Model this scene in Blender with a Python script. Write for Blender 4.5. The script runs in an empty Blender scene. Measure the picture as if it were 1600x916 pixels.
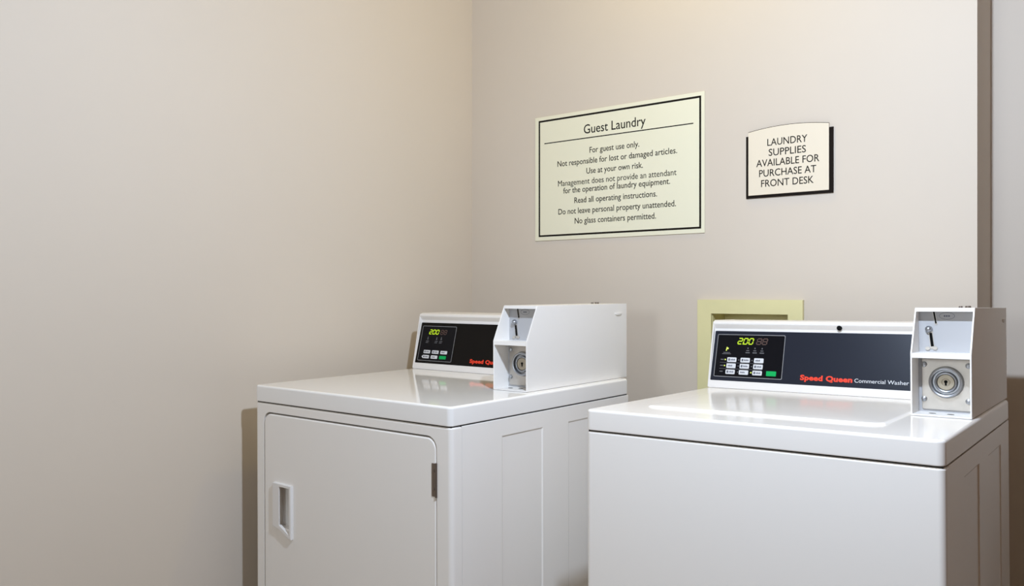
import bpy, bmesh, math
from mathutils import Vector, Matrix, Euler

scene = bpy.context.scene
COL = scene.collection

# ------------------------------------------------------------------ camera
CAM = Vector((1.9537, -2.2565, 1.145))
YAW = 0.6659
cam_data = bpy.data.cameras.new('camera')
cam_data.sensor_width = 36.0
cam_data.lens = 1309.5748 * 36.0 / 1600.0
cam_data.shift_y = (461.236 - 458.0) / 1600.0
cam_data.clip_start = 0.02
cam = bpy.data.objects.new('camera', cam_data)
cam.location = CAM
cam.rotation_euler = (math.pi / 2, 0, YAW)
COL.objects.link(cam)
scene.camera = cam

# ------------------------------------------------------------------ light
world = bpy.data.worlds.new('world')
scene.world = world
world.use_nodes = True
bg = world.node_tree.nodes['Background']
bg.inputs[0].default_value = (1.0, 0.85, 0.65, 1)
bg.inputs[1].default_value = 0.0

def lamp(name, kind, loc, energy, color, size=0.03, aim=None):
    d = bpy.data.lights.new(name, kind)
    d.energy = energy
    d.color = color
    if kind == 'AREA':
        d.shape = 'DISK'
        d.size = size
    else:
        d.shadow_soft_size = size
    o = bpy.data.objects.new(name, d)
    o.location = loc
    if aim is not None:
        o.rotation_euler = (Vector(aim) - Vector(loc)).to_track_quat('-Z', 'Y').to_euler()
    COL.objects.link(o)
    return o

lamp('lamp_over_machines', 'POINT', (1.56, -1.36, 1.93), 82, (0.68, 0.81, 1.0), 0.03)
lamp('front_fill_light', 'AREA', (1.15, -3.5, 1.5), 13.5, (0.89, 0.97, 1.03), 0.6, aim=(0.35, -0.9, 0.5))  # added soft fill to brighten the machine fronts, not an actual room lamp
lamp('warm_wall_fill', 'AREA', (0.9, -0.35, 2.68), 3.8, (1.0, 0.72, 0.06), 0.15, aim=(0.9, -0.35, 0))  # added warm fill that tans the upper back wall, no known fixture

scene.view_settings.view_transform = 'Standard'
scene.view_settings.look = 'None'
scene.view_settings.gamma = 1.0
scene.view_settings.use_curve_mapping = False
scene.view_settings.exposure = 0.06

# ------------------------------------------------------------------ materials
def mat(name, base, rough=0.4, metal=0.0, emit=None, estr=0.0, bump=0.0, bscale=200.0, vary=0.0, vscale=3.0, coat=0.0, spec=0.5):
    m = bpy.data.materials.new(name)
    m.use_nodes = True
    nt = m.node_tree
    b = nt.nodes['Principled BSDF']
    b.inputs['Base Color'].default_value = (*base, 1)
    b.inputs['Roughness'].default_value = rough
    b.inputs['Metallic'].default_value = metal
    b.inputs['Coat Weight'].default_value = coat
    b.inputs['Specular IOR Level'].default_value = spec
    tc = nt.nodes.new('ShaderNodeTexCoord')
    if emit:
        b.inputs['Emission Color'].default_value = (*emit, 1)
        b.inputs['Emission Strength'].default_value = estr
    if vary > 0:
        n = nt.nodes.new('ShaderNodeTexNoise')
        n.inputs['Scale'].default_value = vscale
        n.inputs['Detail'].default_value = 4
        nt.links.new(tc.outputs['Object'], n.inputs['Vector'])
        r = nt.nodes.new('ShaderNodeValToRGB')
        r.color_ramp.elements[0].position = 0.3
        r.color_ramp.elements[1].position = 0.7
        r.color_ramp.elements[0].color = (*[c * (1 - vary) for c in base], 1)
        r.color_ramp.elements[1].color = (*[min(1, c * (1 + vary)) for c in base], 1)
        nt.links.new(n.outputs['Fac'], r.inputs['Fac'])
        nt.links.new(r.outputs['Color'], b.inputs['Base Color'])
    if bump > 0:
        n2 = nt.nodes.new('ShaderNodeTexNoise')
        n2.inputs['Scale'].default_value = bscale
        n2.inputs['Detail'].default_value = 3
        nt.links.new(tc.outputs['Object'], n2.inputs['Vector'])
        bp = nt.nodes.new('ShaderNodeBump')
        bp.inputs['Strength'].default_value = bump
        bp.inputs['Distance'].default_value = 0.001
        nt.links.new(n2.outputs['Fac'], bp.inputs['Height'])
        nt.links.new(bp.outputs['Normal'], b.inputs['Normal'])
    return m

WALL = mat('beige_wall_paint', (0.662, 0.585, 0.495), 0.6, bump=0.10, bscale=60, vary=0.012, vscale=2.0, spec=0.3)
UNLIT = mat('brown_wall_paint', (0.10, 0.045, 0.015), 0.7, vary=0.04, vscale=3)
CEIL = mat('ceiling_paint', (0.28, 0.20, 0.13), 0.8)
FLOOR = mat('brown_floor', (0.28, 0.20, 0.115), 0.6, vary=0.15, vscale=14)
ENAMEL = mat('white_enamel', (0.90, 0.86, 0.81), 0.22, coat=0.0, spec=0.5)
LIDWHITE = mat('white_glossy_enamel', (0.91, 0.885, 0.85), 0.07, spec=0.5)
SATIN = mat('white_satin_enamel', (0.89, 0.85, 0.80), 0.15)
BOXPAINT = mat('white_coin_box_paint', (0.87, 0.84, 0.80), 0.42, bump=0.05, bscale=500)
CONSOLE = mat('white_console_plastic', (0.82, 0.79, 0.76), 0.35)
FASCIA_W = mat('black_fascia_sheen_tint', (0.007, 0.010, 0.021), 0.32, spec=0.45)  # black like the dryer's; blue tint in the colour stands for a cool reflection
KEYPAD = mat('black_keypad_film', (0.006, 0.006, 0.008), 0.25, spec=0.12)
FASCIA_D = mat('black_fascia', (0.006, 0.005, 0.0045), 0.10, spec=0.12)
DARK = mat('black_gap', (0.012, 0.012, 0.012), 0.6)
SLOT = mat('black_slot', (0.006, 0.006, 0.006), 0.6, spec=0.05)
BOXFACE = mat('grey_coin_box_face', (0.45, 0.445, 0.45), 0.5, bump=0.05, bscale=500)
STEEL = mat('galvanised_steel', (0.56, 0.52, 0.47), 0.42, metal=0.8, vary=0.05, vscale=60)
CHROME = mat('chrome', (0.42, 0.43, 0.45), 0.42, metal=1.0)
BRASS = mat('lock_brass', (0.42, 0.37, 0.29), 0.45, metal=0.7)
HINGE = mat('hinge_metal', (0.22, 0.18, 0.15), 0.4, metal=0.8)
GREYLINE = mat('grey_print', (0.30, 0.30, 0.31), 0.5)
DIMPRINT = mat('dim_print', (0.11, 0.11, 0.12), 0.5)
BUTTON = mat('white_button', (0.68, 0.69, 0.72), 0.45)
BTNPRINT = mat('button_print', (0.10, 0.11, 0.14), 0.5)
GREEN = mat('green_button', (0.008, 0.40, 0.10), 0.5, spec=0.1)
RED = mat('red_print', (0.85, 0.045, 0.012), 0.45)
WHITEPRINT = mat('white_print', (0.68, 0.70, 0.74), 0.5)
DIGIT = mat('lit_digit', (0.04, 0.06, 0.005), 0.5, emit=(0.55, 0.80, 0.01), estr=1.0)
LED = mat('lit_led', (0.3, 0.4, 0.05), 0.5, emit=(0.75, 0.85, 0.15), estr=0.7)
DIMDIGIT = mat('unlit_digit', (0.085, 0.045, 0.035), 0.5)
SIGN = mat('cream_sign_board', (0.83, 0.80, 0.62), 0.5, spec=0.3)
PLATE = mat('cream_sign_plate', (0.80, 0.71, 0.565), 0.5, spec=0.3)
INK = mat('black_ink', (0.016, 0.013, 0.010), 0.7, spec=0.08)
BLACKPLATE = mat('black_sign_back', (0.012, 0.008, 0.006), 0.7, spec=0.1)
YELLOW = mat('yellowed_plastic', (0.76, 0.70, 0.38), 0.45, vary=0.03, vscale=12)
RUBBER = mat('rubber', (0.03, 0.03, 0.03), 0.7)

# ------------------------------------------------------------------ mesh helpers
def box(bm, x0, x1, y0, y1, z0, z1, bev=0.0, seg=3):
    t = bmesh.new()
    r = bmesh.ops.create_cube(t, size=1.0)
    for v in r['verts']:
        v.co = Vector((x0 + (v.co.x + .5) * (x1 - x0), y0 + (v.co.y + .5) * (y1 - y0), z0 + (v.co.z + .5) * (z1 - z0)))
    if bev > 0:
        bmesh.ops.bevel(t, geom=t.edges[:], offset=bev, segments=seg, profile=0.5, affect='EDGES')
    add(bm, t)

def add(bm, t, M=None):
    m = bpy.data.meshes.new('tmp')
    if M is not None:
        bmesh.ops.transform(t, matrix=M, verts=t.verts[:])
    t.to_mesh(m)
    t.free()
    bm.from_mesh(m)
    bpy.data.meshes.remove(m)

def prism(bm, loop, vec, bev=0.0, seg=2, pick=None):
    """closed solid: a planar loop of points swept along vec"""
    t = bmesh.new()
    vec = Vector(vec)
    a = [t.verts.new(Vector(p)) for p in loop]
    b = [t.verts.new(Vector(p) + vec) for p in loop]
    n = len(a)
    t.faces.new(a)
    t.faces.new(b[::-1])
    for i in range(n):
        t.faces.new((a[(i + 1) % n], a[i], b[i], b[(i + 1) % n]))
    bmesh.ops.recalc_face_normals(t, faces=t.faces[:])
    if bev > 0:
        es = [e for e in t.edges if pick is None or pick(e)]
        bmesh.ops.bevel(t, geom=es, offset=bev, segments=seg, profile=0.5, affect='EDGES')
    add(bm, t)

def rrect(x0, x1, z0, z1, r, n=8, corners=(1, 1, 1, 1)):
    """rounded rectangle outline; corners = bottom left, bottom right, top right, top left"""
    pts = []
    cs = [((x0 + r, z0 + r), math.pi), ((x1 - r, z0 + r), 1.5 * math.pi), ((x1 - r, z1 - r), 0), ((x0 + r, z1 - r), .5 * math.pi)]
    sharp = [(x0, z0), (x1, z0), (x1, z1), (x0, z1)]
    for k, ((cx, cz), a0) in enumerate(cs):
        if not corners[k]:
            pts.append(sharp[k])
            continue
        for i in range(n + 1):
            a = a0 + i / n * math.pi / 2
            pts.append((cx + r * math.cos(a), cz + r * math.sin(a)))
    return pts

def cyl(bm, c, axis, r, h, n=28, r2=None, bev=0.0):
    t = bmesh.new()
    bmesh.ops.create_cone(t, cap_ends=True, segments=n, radius1=r, radius2=r if r2 is None else r2, depth=h)
    if bev > 0:
        es = [e for e in t.edges if abs(e.verts[0].co.z - e.verts[1].co.z) < 1e-6 and e.verts[0].co.z > 0]
        bmesh.ops.bevel(t, geom=es, offset=bev, segments=3, profile=0.5, affect='EDGES')
    q = Vector((0, 0, 1)).rotation_difference(Vector(axis).normalized()).to_matrix().to_4x4()
    add(bm, t, Matrix.Translation(Vector(c)) @ q)

def ball(bm, c, r, sc=(1, 1, 1)):
    t = bmesh.new()
    bmesh.ops.create_uvsphere(t, u_segments=20, v_segments=12, radius=r)
    add(bm, t, Matrix.Translation(Vector(c)) @ Matrix.Diagonal((*sc, 1)))

def lathe(bm, c, prof, n=48):
    """revolve (radius, out) about the -y axis through c; out points towards the viewer side"""
    t = bmesh.new()
    rings = []
    for r, o in prof:
        rings.append([t.verts.new((c[0] + r * math.cos(2 * math.pi * i / n), c[1] - o, c[2] + r * math.sin(2 * math.pi * i / n))) for i in range(n)])
    for k in range(len(rings) - 1):
        for i in range(n):
            t.faces.new((rings[k][i], rings[k][(i + 1) % n], rings[k + 1][(i + 1) % n], rings[k + 1][i]))
    t.faces.new(rings[0])
    t.faces.new(rings[-1][::-1])
    bmesh.ops.recalc_face_normals(t, faces=t.faces[:])
    add(bm, t)

def obj(name, bm, m, parent=None, smooth=32, weighted=True):
    me = bpy.data.meshes.new(name)
    if smooth:
        for f in bm.faces:
            f.smooth = True
        for e in bm.edges:
            e.smooth = len(e.link_faces) == 2 and e.calc_face_angle(0) < math.radians(smooth)
    bm.to_mesh(me)
    bm.free()
    me.materials.append(m)
    o = bpy.data.objects.new(name, me)
    COL.objects.link(o)
    if parent:
        o.parent = parent
    if smooth and weighted:
        w = o.modifiers.new('weighted_normal', 'WEIGHTED_NORMAL')
        w.keep_sharp = True
    return o

def solid(name, m, parent, *args, **kw):
    bm = bmesh.new()
    box(bm, *args, **kw)
    return obj(name, bm, m, parent)

def cut(bm, cutter):
    """boolean difference of two bmeshes, result as a new bmesh"""
    ms = []
    os_ = []
    for b in (bm, cutter):
        me = bpy.data.meshes.new('tmp')
        b.to_mesh(me)
        b.free()
        o = bpy.data.objects.new('tmp', me)
        COL.objects.link(o)
        ms.append(me)
        os_.append(o)
    md = os_[0].modifiers.new('cut', 'BOOLEAN')
    md.object = os_[1]
    md.operation = 'DIFFERENCE'
    md.solver = 'EXACT'
    dg = bpy.context.evaluated_depsgraph_get()
    r = bmesh.new()
    r.from_mesh(os_[0].evaluated_get(dg).to_mesh())
    for o in os_:
        bpy.data.objects.remove(o)
    for me in ms:
        bpy.data.meshes.remove(me)
    return r

def text_bm(body, bold=0.0, spacing=1.0, shear=0.0):
    """glyphs of a line of text, flat in the XY plane at 1 unit font size"""
    cu = bpy.data.curves.new('tmp_text', 'FONT')
    cu.body = body
    cu.offset = bold
    cu.space_character = spacing
    cu.shear = shear
    cu.resolution_u = 3
    o = bpy.data.objects.new('tmp_text', cu)
    COL.objects.link(o)
    dg = bpy.context.evaluated_depsgraph_get()
    me = o.evaluated_get(dg).to_mesh()
    r = bmesh.new()
    r.from_mesh(me)
    bpy.data.objects.remove(o)
    bpy.data.curves.remove(cu)
    return r

def put_text(bm, body, x0, x1, base, cap, place, bold=0.0, spacing=1.0, shear=0.0, base2=None, thick=0.0004):
    """fit a line of text between x0 and x1 with the given capital height; place(u, v, n) maps it to the surface"""
    t = text_bm(body, bold, spacing, shear)
    h = text_bm('H', bold)
    hh = max(v.co.y for v in h.verts)
    h.free()
    a = min(v.co.x for v in t.verts)
    b = max(v.co.x for v in t.verts)
    ext = bmesh.ops.extrude_face_region(t, geom=t.faces[:])
    for v in t.verts:
        v.co.z = 0.0
    for g in ext['geom']:
        if isinstance(g, bmesh.types.BMVert):
            g.co.z = 1.0
    base2 = base if base2 is None else base2
    for v in t.verts:
        f = (v.co.x - a) / (b - a)
        v.co = place(x0 + f * (x1 - x0), base + (base2 - base) * f + v.co.y / hh * cap, v.co.z * thick)
    bmesh.ops.recalc_face_normals(t, faces=t.faces[:])
    add(bm, t)

def plate(bm, pts, place, n0, n1):
    """thin solid over a polygon given in surface coordinates"""
    t = bmesh.new()
    a = [t.verts.new(place(u, v, n0)) for u, v in pts]
    b = [t.verts.new(place(u, v, n1)) for u, v in pts]
    k = len(a)
    t.faces.new(a)
    t.faces.new(b[::-1])
    for i in range(k):
        t.faces.new((a[i], a[(i + 1) % k], b[(i + 1) % k], b[i]))
    bmesh.ops.recalc_face_normals(t, faces=t.faces[:])
    add(bm, t)

def ring(bm, outer, inner, place, n0, n1):
    """thin flat ring between two outlines with equal point counts"""
    t = bmesh.new()
    k = len(outer)
    vs = [[t.verts.new(place(u, v, n)) for u, v in lp] for lp in (outer, inner) for n in (n0, n1)]
    o0, o1, i0, i1 = vs
    for i in range(k):
        j = (i + 1) % k
        t.faces.new((o1[i], o1[j], i1[j], i1[i]))
        t.faces.new((o0[i], o0[j], i0[j], i0[i]))
        t.faces.new((o0[i], o0[j], o1[j], o1[i]))
        t.faces.new((i0[i], i0[j], i1[j], i1[i]))
    bmesh.ops.recalc_face_normals(t, faces=t.faces[:])
    add(bm, t)

def bar(p, q, w):
    """outline of a straight bar of width w from p to q"""
    d = Vector((q[0] - p[0], q[1] - p[1])).normalized()
    n = Vector((-d.y, d.x)) * w / 2
    return [(p[0] + n.x, p[1] + n.y), (q[0] + n.x, q[1] + n.y), (q[0] - n.x, q[1] - n.y), (p[0] - n.x, p[1] - n.y)]

def rect(x0, x1, z0, z1):
    return [(x0, z0), (x1, z0), (x1, z1), (x0, z1)]

def thing(name, label, cat, loc=(0, 0, 0), rot=(0, 0, 0)):
    o = bpy.data.objects.new(name, None)
    o.empty_display_size = 0.1
    COL.objects.link(o)
    o.location = loc
    o.rotation_euler = rot
    o['label'] = label
    o['category'] = cat
    return o

def structure(o):
    o['kind'] = 'structure'
    return o

# ------------------------------------------------------------------ room
XR, YR = 1.5916, 0.19          # the back wall ends at an outside corner and steps back
XMAX, YMIN, H = 2.3, -6.2, 2.7
HX0, HX1, HZ0, HZ1 = 0.915, 1.142, 0.893, 1.0945   # opening for the outlet box

structure(solid('floor', FLOOR, None, -0.1, XMAX + .1, YMIN - .1, YR + .1, -0.1, 0.0))
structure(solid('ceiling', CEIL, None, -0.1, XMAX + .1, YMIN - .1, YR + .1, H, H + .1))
structure(solid('wall_left', WALL, None, -0.1, 0.0, YMIN, YR, 0, H))
bm = bmesh.new()
box(bm, 0, HX0, 0, YR, 0, H)
box(bm, HX1, XR, 0, YR, 0, H)
box(bm, HX0, HX1, 0, YR, HZ1, H)
box(bm, HX0, HX1, 0, YR, 0, HZ0)
box(bm, HX0, HX1, 0.1, YR, HZ0, HZ1)
structure(obj('wall_back', bm, WALL, smooth=0))
structure(solid('wall_back_right', WALL, None, XR - .2, XMAX, YR, YR + .1, 0, H))
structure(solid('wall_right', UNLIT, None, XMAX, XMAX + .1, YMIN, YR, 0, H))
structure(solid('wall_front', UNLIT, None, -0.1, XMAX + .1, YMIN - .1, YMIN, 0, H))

# ------------------------------------------------------------------ machine pieces
GZ = 0.871        # height of the seam under the top
TZ = 0.914        # height of the top
FEET = 0.03

def feet(root, W, D):
    R = Euler(root.rotation_euler).to_matrix()
    for x in (0.05, W - 0.05):
        for y in (0.06, D - 0.06):
            # levelling foot: screwed out until it stands on the floor
            p = root.location + R @ Vector((x, y, 0))
            lo = -p.z
            bm = bmesh.new()
            cyl(bm, (x, y, lo + 0.006), (0, 0, 1), 0.02, 0.012, bev=0.003)
            cyl(bm, (x, y, (lo + 0.012 + FEET + 0.01) / 2), (0, 0, 1), 0.006, FEET + 0.01 - lo - 0.012)
            obj('levelling_foot', bm, RUBBER, root)

def top_shell(root, W, D, z0=GZ + 0.0016, mat_=LIDWHITE):
    t = bmesh.new()
    bmesh.ops.create_cube(t, size=1.0)
    for v in t.verts:
        v.co = Vector(((v.co.x + .5) * W, (v.co.y + .5) * (D + .002) - 0.002, z0 + (v.co.z + .5) * (TZ - z0)))
    vert = [e for e in t.edges if abs(e.verts[0].co.z - e.verts[1].co.z) > .01]
    bmesh.ops.bevel(t, geom=vert, offset=0.012, segments=6, profile=0.5, affect='EDGES')
    top = [e for e in t.edges if e.verts[0].co.z > TZ - 1e-4 and e.verts[1].co.z > TZ - 1e-4]
    bmesh.ops.bevel(t, geom=top, offset=0.0055, segments=4, profile=0.5, affect='EDGES')
    low = [e for e in t.edges if e.verts[0].co.z < z0 + 1e-4 and e.verts[1].co.z < z0 + 1e-4]
    bmesh.ops.bevel(t, geom=low, offset=0.0025, segments=2, profile=0.5, affect='EDGES')
    return obj('top_panel', t, mat_, root)

def wrapper(root, W, D, y0):
    """cabinet sides and back with two tall pressed panels on either side"""
    bm = bmesh.new()
    box(bm, 0.0008, W - 0.0008, y0, D, FEET, GZ - 0.001, 0.002, 2)
    c = bmesh.new()
    for x, s in ((W - 0.0008, 1), (0.0008, -1)):
        for ya, yb in ((0.166, 0.319), (0.4235, 0.5905)):
            d = 0.0020
            w = 0.0038
            t = bmesh.new()
            o = [(ya, 0.12), (yb, 0.12), (yb, 0.832), (ya, 0.832)]
            i = [(ya + w, 0.12 + w), (yb - w, 0.12 + w), (yb - w, 0.832 - w), (ya + w, 0.832 - w)]
            k = 0.5
            oo = [(p[0] + (p[0] - q[0]) * k, p[1] + (p[1] - q[1]) * k) for p, q in zip(o, i)]
            a = [t.verts.new((x + s * d * k, p[0], p[1])) for p in oo]
            b = [t.verts.new((x - s * d, p[0], p[1])) for p in i]
            t.faces.new(a)
            t.faces.new(b[::-1])
            for n in range(4):
                t.faces.new((a[n], a[(n + 1) % 4], b[(n + 1) % 4], b[n]))
            bmesh.ops.recalc_face_normals(t, faces=t.faces[:])
            add(c, t)
    bm = cut(bm, c)
    obj('cabinet', bm, ENAMEL, root, smooth=25)
    solid('seam_strip', DARK, root, 0.004, W - 0.004, 0.004, D - 0.004, GZ - 0.004, GZ + 0.005)

def front_panel(root, W, z0, hole=None, depth=0.0325, name='front_panel'):
    t = bmesh.new()
    bmesh.ops.create_cube(t, size=1.0)
    for v in t.verts:
        v.co = Vector(((v.co.x + .5) * W, (v.co.y + .5) * depth, z0 + (v.co.z + .5) * (GZ - 0.001 - z0)))
    es = [e for e in t.edges if e.verts[0].co.y < 1e-4 and e.verts[1].co.y < 1e-4 and abs(e.verts[0].co.x - e.verts[1].co.x) < 1e-4]
    bmesh.ops.bevel(t, geom=es, offset=0.0105, segments=6, profile=0.5, affect='EDGES')
    es = [e for e in t.edges if min(v.co.z for v in e.verts) > GZ - 0.002]
    bmesh.ops.bevel(t, geom=es, offset=0.004, segments=3, profile=0.5, affect='EDGES')
    if hole:
        c = bmesh.new()
        prism(c, [(x, -0.02, z) for x, z in hole], (0, 0.06, 0))
        t = cut(t, c)
    return obj(name, t, ENAMEL, root)

def coin_box(root, x0, x1):
    """meter case standing on the right end of the top: open-fronted case with a shelf"""
    Z = TZ + 0.0006
    Y0, YT, YB = 0.290, 0.332, 0.745
    HB, HT = 0.118, 0.203
    th = 0.003
    bm = bmesh.new()
    side = [(Y0, 0), (Y0, HB), (YT, HT), (YB, HT), (YB, 0)]
    for xa in (x0, x1 - th):
        prism(bm, [(xa, y, Z + z) for y, z in side], (th, 0, 0), 0.0008, 2)
    e = 0.0004
    box(bm, x0 + th - e, x1 - th + e, YT - 0.001, YB, Z + HT - th, Z + HT - 0.0002)
    box(bm, x0 + th - e, x1 - th + e, YT - 0.0025, YT + 0.0005, Z + HT - 0.0075, Z + HT - 0.0004)
    box(bm, x0 + th - e, x1 - th + e, YB - th, YB - .0003, Z + .0003, Z + HT - th)
    box(bm, x0 + th - e, x1 - th + e, Y0 + 0.0004, 0.36, Z, Z + th)
    box(bm, x0 + th - e, x1 - th + e, Y0 + 0.0008, 0.36, Z + HB - 0.0095, Z + HB - 0.0005)
    case = obj('coin_box', bm, BOXPAINT, root)
    bm = bmesh.new()
    box(bm, x0 + th - e, x1 - th + e, 0.349, 0.352, Z + HB - .001, Z + HT - th + .001)
    fp = obj('coin_slide_panel', bm, BOXFACE, case)
    fp['label'] = 'light grey panel behind the coin slide'
    bm = bmesh.new()
    box(bm, x0 + th - e, x1 - th + e, 0.3455, 0.3485, Z + th - .001, Z + HB - .008)
    obj('lower_panel', bm, BOXFACE, case)
    cx = (x0 + x1) / 2
    # lower bay: lock plate
    yp = 0.3425
    bm = bmesh.new()
    prism(bm, [(x, 0.3455, z) for x, z in rrect(x0 + 0.0095, x1 - 0.0075, Z + 0.008, Z + 0.1065, 0.003, 4)], (0, yp - 0.3455, 0), 0.0005, 1)
    obj('lock_plate', bm, STEEL, case)
    lc = (cx + 0.0005, yp, Z + 0.061)
    bm = bmesh.new()
    lathe(bm, lc, [(0.0305, -0.001), (0.0305, 0.0015), (0.0285, 0.0085), (0.0265, 0.0095), (0.0245, 0.0085), (0.0232, 0.0012), (0.0205, 0.0012), (0.0190, 0.0065), (0.0175, 0.0072), (0.0162, 0.0065), (0.0156, 0.002)])
    obj('lock_collar', bm, CHROME, case)
    bm = bmesh.new()
    lathe(bm, lc, [(0.0152, 0.001), (0.0152, 0.0045), (0.0142, 0.0055), (0.0075, 0.0055), (0.0068, 0.0048), (0.0058, 0.0052)])
    obj('lock_cylinder', bm, BRASS, case)
    bm = bmesh.new()
    cyl(bm, (lc[0], lc[1] - 0.0055, lc[2] + 0.0012), (0, -1, 0), 0.0030, 0.001, 16)
    box(bm, lc[0] - 0.0016, lc[0] + 0.0016, lc[1] - 0.006, lc[1] - 0.005, lc[2] - 0.006, lc[2] + 0.001)
    obj('keyhole', bm, SLOT, case)
    for sx, zz in ((x0 + 0.0135, 0.094), (x1 - 0.0135, 0.0935), (x0 + 0.0135, 0.0275), (x1 - 0.0135, 0.0265)):
        bm = bmesh.new()
        lathe(bm, (sx, yp, Z + zz), [(0.0052, -0.001), (0.0052, 0.001), (0.0045, 0.0032), (0.0026, 0.0044), (0.0008, 0.0048)], 20)
        obj('bolt', bm, CHROME, case)
    for sx in (cx - 0.019, cx + 0.012):
        bm = bmesh.new()
        prism(bm, [(sx + 0.0062 * math.cos(a), 0.317 + 0.0055 * math.sin(a), Z + th + 0.0001) for a in [q * math.pi / 12 for q in range(24)]], (0, 0, 0.0002))
        obj('drain_slot', bm, DARK, case)
    # upper bay: coin slide
    pl = lambda u, v, n: Vector((x0 + u, 0.349 - n, Z + v))
    bm = bmesh.new()
    plate(bm, bar((0.0292, 0.1995), (0.0342, 0.1705), 0.0046), pl, -0.0005, 0.0010)
    plate(bm, bar((0.0240, 0.1580), (0.0275, 0.1240), 0.0072), pl, -0.0005, 0.0012)
    for du, dv in ((-0.0045, 0.0), (0.0085, 0.0008)):
        plate(bm, [(0.0235 + du + 0.0042 * math.cos(a), 0.1245 + dv + 0.0034 * math.sin(a)) for a in [i * math.pi / 8 for i in range(16)]], pl, -0.0005, 0.0022)
    obj('coin_slide', bm, STEEL, case)
    bm = bmesh.new()
    plate(bm, bar((0.0294, 0.1988), (0.0339, 0.1725), 0.0029), pl, 0.0008, 0.0016)
    obj('coin_slot', bm, SLOT, case)
    bm = bmesh.new()
    plate(bm, bar((0.0243, 0.1545), (0.0274, 0.1285), 0.0050), pl, 0.0010, 0.0019)
    obj('coin_slot', bm, SLOT, case)
    bm = bmesh.new()
    c = pl(0.0213, 0.1615, 0)
    lathe(bm, c, [(0.0066, -0.0005), (0.0068, 0.002), (0.0058, 0.0062), (0.0035, 0.0086), (0.001, 0.0094)], 24)
    obj('coin_return_knob', bm, CHROME, case)
    bm = bmesh.new()
    el = lambda a, b: [(0.0528 + a * math.cos(t), 0.1872 + b * math.sin(t)) for t in [i * math.pi / 20 for i in range(40)]]
    ring(bm, el(0.0135, 0.0068), el(0.0129, 0.0062), pl, 0.0001, 0.0003)
    for i in range(3):
        plate(bm, rect(0.0474 + i * 0.0038, 0.0500 + i * 0.0038, 0.1856, 0.1886), pl, 0.0001, 0.0003)
    obj('price_mark', bm, BTNPRINT, case)
    # hardware on the case
    bm = bmesh.new()
    cyl(bm, (x0 + 0.034, 0.70, Z + HT + 0.002), (0, 0, 1), 0.006, 0.004, 20, bev=0.001)
    cyl(bm, (x0 + 0.019, 0.70, Z + HT + 0.0015), (0, 0, 1), 0.004, 0.004, 20, bev=0.001)
    obj('top_bolt', bm, HINGE, case)
    t = bmesh.new()
    bmesh.ops.create_uvsphere(t, u_segments=24, v_segments=12, radius=1.0)
    bmesh.ops.bisect_plane(t, geom=t.verts[:] + t.edges[:] + t.faces[:], plane_co=(0, 0, 0.12), plane_no=(0, 0, 1), clear_outer=True)
    bmesh.ops.holes_fill(t, edges=t.edges[:])
    bm = bmesh.new()
    add(bm, t, Matrix.Translation((x1, 0.7, Z + 0.177)) @ Matrix.Diagonal((0.004, 0.019, 0.007, 1)))
    obj('side_louver', bm, BOXPAINT, case)
    return case

def console(root, W, yb, k, D):
    """control console: leaning face, overhanging top lip"""
    Z = TZ + 0.0006
    prof = [(0.0, 0.0), (-0.0005, 0.003), (k * 0.149, 0.1490), (k * 0.150 - 0.0082, 0.1598), (k * 0.150 - 0.0082, 0.1630), (k * 0.150 - 0.0055, 0.1672), (k * 0.150 - 0.001, 0.1695), (k * 0.150 + 0.006, 0.1705), (D - yb, 0.1705), (D - yb, 0.0)]
    loop = [(0.0008, yb + y, Z + s) for y, s in prof]
    bm = bmesh.new()
    def ends(e):
        return abs(e.verts[0].co.x - e.verts[1].co.x) < 1e-6 and abs(e.verts[0].co.z - e.verts[1].co.z) + abs(e.verts[0].co.y - e.verts[1].co.y) > 0
    prism(bm, loop, (W, 0, 0), 0.0022, 3, ends)
    con = obj('control_console', bm, CONSOLE, root, smooth=40)
    ends_ = [(0.0, 0.0), (-0.0010, 0.003), (k * 0.150 - 0.0086, 0.1590), (k * 0.150 - 0.0062, 0.1668), (k * 0.150 + 0.005, 0.1710), (D - yb + 0.001, 0.1710), (D - yb + 0.001, 0.0)]
    bm = bmesh.new()
    prism(bm, [(0.0, yb + y, Z + s_) for y, s_ in ends_], (0.0040, 0, 0), 0.0014, 2)
    obj('end_cap', bm, CONSOLE, con)
    nn = Vector((0, -1, k)).normalized()
    def F(u, s, n):
        return Vector((u, yb + k * s, Z + s)) + nn * n
    return con, F

SEG = {'0': 'abcdef', '1': 'bc', '2': 'abged', '8': 'abcdefg'}
def digit(bm, ch, u, s, w, h, F, n, sl=0.22, t=0.0023):
    P = lambda a, b: (u + a * w + sl * b * h, s + b * h)
    g = 0.06
    lines = {'a': ((g, 1), (1 - g, 1)), 'd': ((g, 0), (1 - g, 0)), 'g': ((g, .5), (1 - g, .5)),
             'b': ((1, 1 - g), (1, .5 + g)), 'c': ((1, .5 - g), (1, g)), 'f': ((0, 1 - g), (0, .5 + g)), 'e': ((0, .5 - g), (0, g))}
    for c in SEG[ch]:
        p, q = lines[c]
        plate(bm, bar(P(*p), P(*q), t), F, n, n + 0.0003)

def frame_line(bm, F, tl, tr, br, bl, w, n):
    """thin printed outline through four corners with small rounded corners"""
    c = Vector(((tl[0] + tr[0] + br[0] + bl[0]) / 4, (tl[1] + tr[1] + br[1] + bl[1]) / 4))
    r = 0.003
    x0, x1 = min(tl[0], bl[0]), max(tr[0], br[0])
    z0, z1 = min(bl[1], br[1]), max(tl[1], tr[1])
    o = rrect(x0, x1, z0, z1, r, 5)
    i = rrect(x0 + w, x1 - w, z0 + w, z1 - w, r - w, 5)
    ring(bm, o, i, F, n, n + 0.0003)

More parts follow.
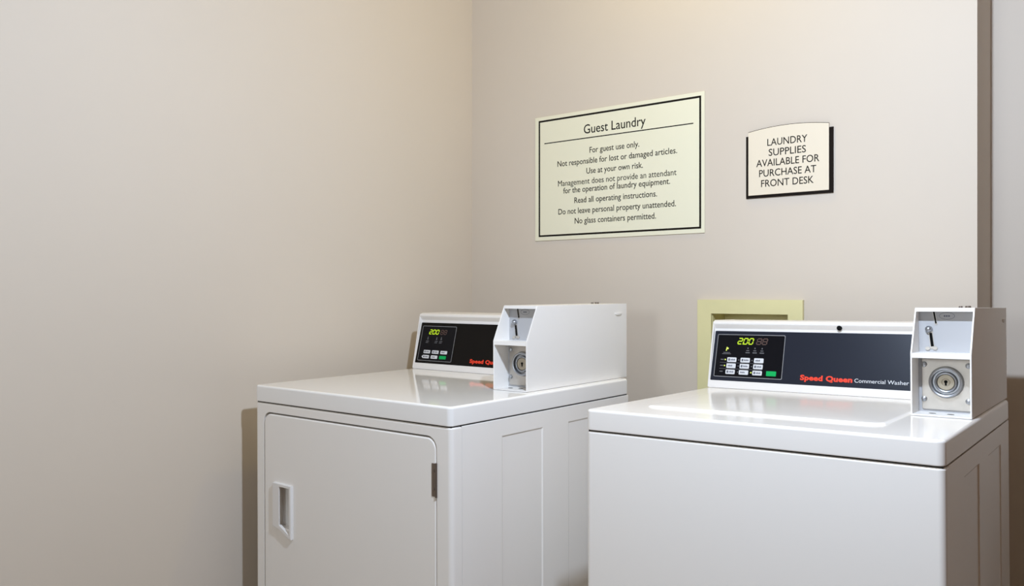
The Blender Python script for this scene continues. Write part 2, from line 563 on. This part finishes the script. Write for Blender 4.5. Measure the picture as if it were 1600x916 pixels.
def button_marks(bm, F, x0, x1, s0, s1, n, kind):
    h = s1 - s0
    w = x1 - x0
    if kind % 3 != 2:
        plate(bm, rect(x0 + w * .12, x0 + w * .30, s0 + h * .25, s0 + h * .75), F, n, n + .0002)
    a = x0 + w * (.38 if kind % 3 != 2 else .16)
    for q in range(4):
        plate(bm, rect(a + q * w * .125, a + q * w * .125 + w * .09, s0 + h * .34, s0 + h * (.62 + .06 * ((q + kind) % 2))), F, n, n + .0002)

# ------------------------------------------------------------------ dryer
DW, DD = 0.683, 0.711
dryer = thing('clothes_dryer', 'white coin-operated dryer with a pull-handle door on its front, nearest the left wall', 'dryer',
              (0.10348, -0.96577, 0.00104), (0.0052, 0.0018, -0.0073))
feet(dryer, DW, DD)
wrapper(dryer, DW, DD, 0.0345)
DOOR = (0.0385, 0.639, 0.16, 0.8445)
hole = rrect(DOOR[0] - 0.003, DOOR[1] + 0.003, DOOR[2] - 0.003, DOOR[3] + 0.004, 0.027, 8)
front_panel(dryer, DW, FEET, hole)
solid('door_recess', DARK, dryer, DOOR[0] - 0.012, DOOR[1] + 0.012, 0.0285, 0.0325, DOOR[2] - 0.012, DOOR[3] + 0.012)
top_shell(dryer, DW, DD)
bm = bmesh.new()
prism(bm, [(x, -0.0005, z) for x, z in rrect(*DOOR, 0.025, 10)], (0, 0.027, 0), 0.004, 4,
      lambda e: e.verts[0].co.y < 0 and e.verts[1].co.y < 0)
# finger pocket behind the pull
c = bmesh.new()
box(c, 0.0860, 0.1490, -0.02, 0.020, 0.566, 0.669)
bm = cut(bm, c)
door = obj('door', bm, ENAMEL, dryer)
# pull: raised block, solid on the left, open pocket on the right with a sloping bottom
bm = bmesh.new()
prism(bm, [(x, -0.0004, z) for x, z in [(0.0815, 0.566), (0.108, 0.561), (0.146, 0.5435), (0.156, 0.5435), (0.156, 0.6755), (0.0815, 0.6755)]],
      (0, -0.0078, 0), 0.0024, 3, lambda e: e.verts[0].co.y < -0.006 and e.verts[1].co.y < -0.006)
c = bmesh.new()
prism(c, [(x, -0.03, z) for x, z in [(0.1085, 0.572), (0.1490, 0.553), (0.1490, 0.6685), (0.1085, 0.6685)]], (0, 0.05, 0))
bm = cut(bm, c)
c = bmesh.new()
prism(c, [(x, -0.0052, z) for x, z in [(0.0855, 0.572), (0.1085, 0.5721), (0.1490, 0.5531), (0.1490, 0.6685), (0.0855, 0.6685)]], (0, 0.05, 0))
bm = cut(bm, c)
obj('handle', bm, CONSOLE, door)
bm = bmesh.new()
box(bm, 0.0850, 0.1500, 0.0195, 0.0225, 0.560, 0.670)
obj('pocket', bm, ENAMEL, door)
bm = bmesh.new()
box(bm, 0.6275, 0.6395, -0.0016, 0.004, 0.722, 0.792, 0.0006, 1)
cyl(bm, (0.6405, -0.001, 0.757), (0, 0, 1), 0.0028, 0.072, 14)
for zz in (0.738, 0.776):
    cyl(bm, (0.6335, -0.002, zz), (0, -1, 0), 0.003, 0.0015, 14)
hg = obj('hinge', bm, HINGE, door)
hg['label'] = 'dark metal door hinge'

con, F = console(dryer, 0.553, 0.563, 0.26, 0.735)
bm = bmesh.new()
prism(bm, [F(u, s, 0.0002) for u, s in rrect(0.0075, 0.547, 0.018, 0.1405, 0.002, 3)], (Vector((0, -1, 0.26)).normalized() * 0.0012))
obj('fascia', bm, FASCIA_D, con)
N = 0.0019
bm = bmesh.new()
plate(bm, rrect(0.0168, 0.1572, 0.0256, 0.1301, 0.0028, 5), F, 0.0010, N - 0.0001)
obj('keypad_film', bm, KEYPAD, con)
bm = bmesh.new()
frame_line(bm, F, (0.0175, 0.1305), (0.1575, 0.1305), (0.1555, 0.0252), (0.0165, 0.0252), 0.0011, N)
obj('keypad_frame', bm, GREYLINE, con)
bm = bmesh.new()
for q, ch in enumerate('200'):
    digit(bm, ch, 0.0475 + q * 0.0142, 0.1062, 0.0098, 0.0125, F, N)
plate(bm, rect(0.0605, 0.0622, 0.1055, 0.107), F, N, N + .0003)
obj('display_digits', bm, DIGIT, con)
bm = bmesh.new()
for q in range(2):
    digit(bm, '8', 0.0945 + q * 0.0142, 0.1062, 0.0098, 0.0125, F, N)
obj('unlit_digits', bm, DIMDIGIT, con)
bm = bmesh.new()
for uc in (0.046, 0.083, 0.102):
    plate(bm, [(uc - .0025, .089), (uc + .0025, .089), (uc + .001, .098), (uc - .001, .098)], F, N, N + .0003)
    plate(bm, rect(uc - .006, uc + .006, .0835, .0855), F, N, N + .0003)
    plate(bm, rect(uc - .007, uc + .004, .0792, .081), F, N, N + .0003)
obj('legend_lettering', bm, DIMPRINT, con)
kk = 0
for r, (s0, s1) in enumerate(((0.0475, 0.0572), (0.0325, 0.0422))):
    for cidx in range(3):
        u0 = 0.0382 + cidx * 0.0353 - r * 0.0018
        bm = bmesh.new()
        last = r == 1 and cidx == 2
        pts = rrect(u0, u0 + 0.0268, s0, s1, 0.0015, 3)
        if r == 1 and cidx == 0:
            pts = [(u0 - 0.004, (s0 + s1) / 2), (u0 + 0.002, s0), (u0 + 0.0268, s0), (u0 + 0.0268, s1), (u0 + 0.002, s1)]
        plate(bm, pts, F, N - .0003, N + 0.0009)
        b_ = obj('button', bm, GREEN if last else BUTTON, con)
        if last:
            b_['label'] = 'green button'
bm = bmesh.new()
for r, (s0, s1) in enumerate(((0.0475, 0.0572), (0.0325, 0.0422))):
    for cidx in range(3):
        if r == 1 and cidx == 2:
            continue
        u0 = 0.0382 + cidx * 0.0353 - r * 0.0018
        button_marks(bm, F, u0, u0 + 0.0268, s0, s1, N + .0009, r + cidx)
obj('button_print', bm, BTNPRINT, con)
bm = bmesh.new()
put_text(bm, 'Speed Queen', 0.2305, 0.3505, 0.0280, 0.0108, F, bold=0.045, spacing=1.05, thick=0.0003)
for v in bm.verts:
    v.co += Vector((0, -1, 0.26)).normalized() * N
obj('logo_lettering', bm, RED, con)
bm = bmesh.new()
cyl(bm, (-0.003, 0.603, TZ + 0.072), (-1, 0, 0), 0.0065, 0.007, 18, bev=0.0015)
obj('end_screw', bm, HINGE, con)
coin_box(dryer, 0.5535, 0.6565)

# ------------------------------------------------------------------ washer
WW, WD = 0.651, 0.711
washer = thing('washing_machine', 'white coin-operated top-loading washer with a plain front, right of the dryer', 'washer',
               (1.03870, -0.85168, 0.00229), (-0.0118, -0.0087, 0.0124))
feet(washer, WW, WD)
wrapper(washer, WW, WD, 0.0345)
front_panel(washer, WW, FEET)
top_shell(washer, WW, WD, mat_=SATIN)
# lid: slightly crowned plate let into the top
t = bmesh.new()
lx0, lx1, ly0, ly1 = 0.075, 0.5375, 0.103, 0.545
pts = rrect(lx0, lx1, ly0, ly1, 0.022, 6)
nx = 14
rows = []
for f in (1.0, 0.985, 0.965, 0.8, 0.6, 0.4, 0.2):
    h = {1.0: -0.0002, 0.985: 0.0030, 0.965: 0.0038}.get(f, 0.0038 + 0.0022 * (1 - f) ** 0.8)
    mx, my = (lx0 + lx1) / 2, (ly0 + ly1) / 2
    rows.append([t.verts.new((mx + (px - mx) * f, my + (py - my) * f, TZ + h)) for px, py in pts])
for a, b in zip(rows, rows[1:]):
    for n in range(len(a)):
        t.faces.new((a[n], a[(n + 1) % len(a)], b[(n + 1) % len(a)], b[n]))
t.faces.new(rows[-1])
t.faces.new(rows[0][::-1])
bmesh.ops.recalc_face_normals(t, faces=t.faces[:])
obj('lid', t, SATIN, washer, smooth=60)

con, F = console(washer, 0.5398, 0.577, 0.28, 0.745)
bm = bmesh.new()
prism(bm, [F(u, s, 0.0002) for u, s in rrect(0.0058, 0.534, 0.0182, 0.1425, 0.002, 3)], (Vector((0, -1, 0.28)).normalized() * 0.0012))
obj('fascia', bm, FASCIA_W, con)
bm = bmesh.new()
plate(bm, rrect(0.0144, 0.1891, 0.0280, 0.1336, 0.0028, 5), F, 0.0010, N - 0.0001)
obj('keypad_film', bm, KEYPAD, con)
bm = bmesh.new()
frame_line(bm, F, (0.014, 0.134), (0.1895, 0.134), (0.1895, 0.0276), (0.014, 0.0276), 0.0013, N)
obj('keypad_frame', bm, GREYLINE, con)
bm = bmesh.new()
for q, ch in enumerate('200'):
    digit(bm, ch, 0.0690 + q * 0.0142, 0.1105, 0.0098, 0.0140, F, N, t=0.0025)
plate(bm, rect(0.0815, 0.0833, 0.1095, 0.1113), F, N, N + .0003)
obj('display_digits', bm, DIGIT, con)
bm = bmesh.new()
for q in range(2):
    digit(bm, '8', 0.1175 + q * 0.0148, 0.1105, 0.0110, 0.0140, F, N)
obj('unlit_digits', bm, DIMDIGIT, con)
bm = bmesh.new()
for uc in (0.0975, 0.1157, 0.134):
    plate(bm, rect(uc - .0015, uc + .0012, .0985, .102), F, N, N + .0003)
    plate(bm, rect(uc - .004, uc + .0035, .0935, .0955), F, N, N + .0003)
    plate(bm, rect(uc - .0055, uc + .0055, .0880, .0905), F, N, N + .0003)
plate(bm, rect(.0335, .0515, .0872, .0888), F, N, N + .0003)
plate(bm, rect(.0308, .0540, .0842, .0858), F, N, N + .0003)
for sr in (0.0705, 0.0555, 0.0408):
    plate(bm, rect(.0285, .0370, sr - .0012, sr + .0012), F, N, N + .0003)
for sr in (0.0630, 0.0480):
    plate(bm, rect(.0270, .1390, sr - .0004, sr + .0004), F, N, N + .0003)
for uc in (0.0765, 0.1110):
    for sr in (0.0705, 0.0555):
        plate(bm, [(uc + .0016 * math.cos(a), sr + .0016 * math.sin(a)) for a in [j * math.pi / 6 for j in range(12)]], F, N, N + .0003)
plate(bm, [(.0765 + .0016 * math.cos(a), .0408 + .0016 * math.sin(a)) for a in [j * math.pi / 6 for j in range(12)]], F, N, N + .0003)
obj('legend_lettering', bm, DIMPRINT, con)
for uc, sc in ((0.0408, 0.0704), (0.0403, 0.0555), (0.1110, 0.0407)):
    bm = bmesh.new()
    plate(bm, [(uc + .0018 * math.cos(a), sc + .0018 * math.sin(a)) for a in [j * math.pi / 6 for j in range(12)]], F, N, N + .0003)
    obj('indicator_light', bm, LED, con)
bm = bmesh.new()
plate(bm, [(.0400, .0965), (.0415, .1025), (.0470, .0995), (.0455, .0960), (.0425, .0970), (.0420, .0925), (.0395, .0925)], F, N, N + .0003)
obj('lit_symbol', bm, LED, con)
rows_ = ((0.0648, 0.0762), (0.0498, 0.0612), (0.0348, 0.0458))
for r, (s0, s1) in enumerate(rows_):
    for cidx in range(3):
        u0 = 0.0462 + cidx * 0.0350 - r * 0.0006
        bm = bmesh.new()
        plate(bm, rrect(u0, u0 + 0.0242, s0, s1, 0.0018, 3), F, N - .0003, N + 0.0009)
        obj('button', bm, BUTTON, con)
bm = bmesh.new()
plate(bm, rrect(0.1500, 0.1746, 0.0345, 0.0462, 0.0012, 3), F, N - .0003, N + 0.0009)
b_ = obj('button', bm, GREEN, con)
b_['label'] = 'green button'
bm = bmesh.new()
for r, (s0, s1) in enumerate(rows_):
    for cidx in range(3):
        u0 = 0.0462 + cidx * 0.0350 - r * 0.0006
        button_marks(bm, F, u0, u0 + 0.0242, s0, s1, N + .0009, r * 2 + cidx)
obj('button_print', bm, BTNPRINT, con)
nn = Vector((0, -1, 0.28)).normalized()
bm = bmesh.new()
put_text(bm, 'Speed Queen', 0.2335, 0.3538, 0.0298, 0.0120, F, bold=0.045, spacing=1.05, thick=0.0003)
for v in bm.verts:
    v.co += nn * N
obj('logo_lettering', bm, RED, con)
bm = bmesh.new()
put_text(bm, 'Commercial Washer', 0.3583, 0.4745, 0.0302, 0.0085, F, thick=0.0003)
for v in bm.verts:
    v.co += nn * N
obj('type_lettering', bm, WHITEPRINT, con)
bm = bmesh.new()
ball(bm, F(0.3172, 0.1530, 0.0065), 0.0062)
kb = obj('console_plug', bm, SLOT, con)
kb['label'] = 'small black plug on the console top'
coin_box(washer, 0.5403, 0.6434)

# ------------------------------------------------------------------ wall signs
def wall(yoff):
    return lambda u, v, n: Vector((u, -yoff - n, v))

sg = thing('wall_sign', 'wide cream Guest Laundry rules sign with a thin black border line', 'sign', (0.588, 0, 1.531))
def local(root, o):
    o.parent = root
    o.matrix_parent_inverse = Matrix.Translation(-Vector(root.location))
    return o
bm = bmesh.new()
prism(bm, [(x, -0.0005, z) for x, z in rect(0.2825, 0.8930, 1.3255, 1.7365)], (0, -0.0035, 0), 0.0008, 2)
local(sg, obj('sign_board', bm, SIGN))
pl = wall(0.004)
bm = bmesh.new()
ring(bm, rect(0.2975, 0.8825, 1.3382, 1.7248), rect(0.3032, 0.8765, 1.3440, 1.7188), pl, 0.0, 0.0003)
local(sg, obj('border_line', bm, INK))
bm = bmesh.new()
plate(bm, rect(0.3209, 0.8579, 1.6455, 1.6486), pl, 0.0, 0.0003)
local(sg, obj('title_rule', bm, INK))
bm = bmesh.new()
put_text(bm, 'Guest Laundry', 0.4766, 0.7001, 1.6615, 0.0285, pl, bold=0.004, thick=0.0003)
local(sg, obj('title_lettering', bm, INK))
CAPH = 0.0182
for body, a, b, z in (('For guest use only.', 0.4985, 0.6782, 1.5985), ('Not responsible for lost or damaged articles.', 0.3740, 0.8053, 1.5655),
                      ('Use at your own risk.', 0.4865, 0.6908, 1.5330), ('Management does not provide an attendant', 0.3760, 0.8035, 1.5008),
                      ('for the operation of laundry equipment.', 0.3969, 0.7826, 1.4762), ('Read all operating instructions.', 0.4403, 0.7391, 1.4420),
                      ('Do not leave personal property unattended.', 0.3774, 0.8017, 1.4085), ('No glass containers permitted.', 0.4417, 0.7354, 1.3757)):
    bm = bmesh.new()
    put_text(bm, body, a, b, z, CAPH, pl, bold=0.0 if body[0] == 'M' else 0.005, thick=0.0003)
    local(sg, obj('text_line', bm, INK))

sp = thing('notice_plaque', 'small cream laundry supplies plaque with arched top on a black backing', 'sign', (1.138, 0, 1.50))
bm = bmesh.new()
prism(bm, [(x, -0.0005, z) for x, z in rect(1.0186, 1.2575, 1.4146, 1.5880)], (0, -0.0045, 0), 0.0006, 2)
bp_ = local(sp, obj('backing_plate', bm, BLACKPLATE))
bp_['label'] = 'black backing plate'
bm = bmesh.new()
arc = []
for q in range(25):
    f = q / 24
    arc.append((1.2473 + (1.0268 - 1.2473) * f, 1.5980 + 0.0095 * 4 * f * (1 - f)))
prism(bm, [(x, -0.005, z) for x, z in [(1.0268, 1.4222), (1.2473, 1.4222)] + arc], (0, -0.0035, 0), 0.0005, 2)
local(sp, obj('face_plate', bm, PLATE))
bm = bmesh.new()
prism(bm, [(x, -0.0042, z) for x, z in arc] + [(x, -0.0042, z + 0.0013) for x, z in arc[::-1]], (0, -0.0035, 0))
local(sp, obj('arched_edge', bm, BLACKPLATE))
pl2 = wall(0.0085)
for body, a, b, z in (('LAUNDRY', 1.0813, 1.1908, 1.5556), ('SUPPLIES', 1.0850, 1.1872, 1.5275), ('AVAILABLE FOR', 1.0500, 1.2226, 1.5),
                      ('PURCHASE AT', 1.0581, 1.2144, 1.4718), ('FRONT DESK', 1.0638, 1.2077, 1.4436)):
    bm = bmesh.new()
    put_text(bm, body, a, b, z, 0.0190, pl2, bold=0.004, thick=0.0003)
    local(sp, obj('text_line', bm, INK))

# ------------------------------------------------------------------ recessed outlet box behind the washer
ob = thing('outlet_box', 'pale yellow framed recessed outlet box in the wall behind the washer', 'outlet box', (1.028, 0, 0.99))
bm = bmesh.new()
o4 = rect(0.8740, 1.1795, 0.857, 1.1318)
i4 = rect(0.9165, 1.1390, 0.8945, 1.0920)
ring(bm, o4, i4, wall(0.0003), 0.0, 0.011)
fr = local(ob, obj('frame', bm, YELLOW, smooth=0))
bm = bmesh.new()
pr = wall(0.0)
d0, d1 = -0.085, 0.002
a4, b4 = rect(0.9155, 1.1415, 0.8935, 1.094), rect(0.9175, 1.1395, 0.8955, 1.092)
ring(bm, a4, b4, pr, d0, d1)
plate(bm, b4, pr, d0, d0 + .003)
local(ob, obj('recess_liner', bm, YELLOW, smooth=0))
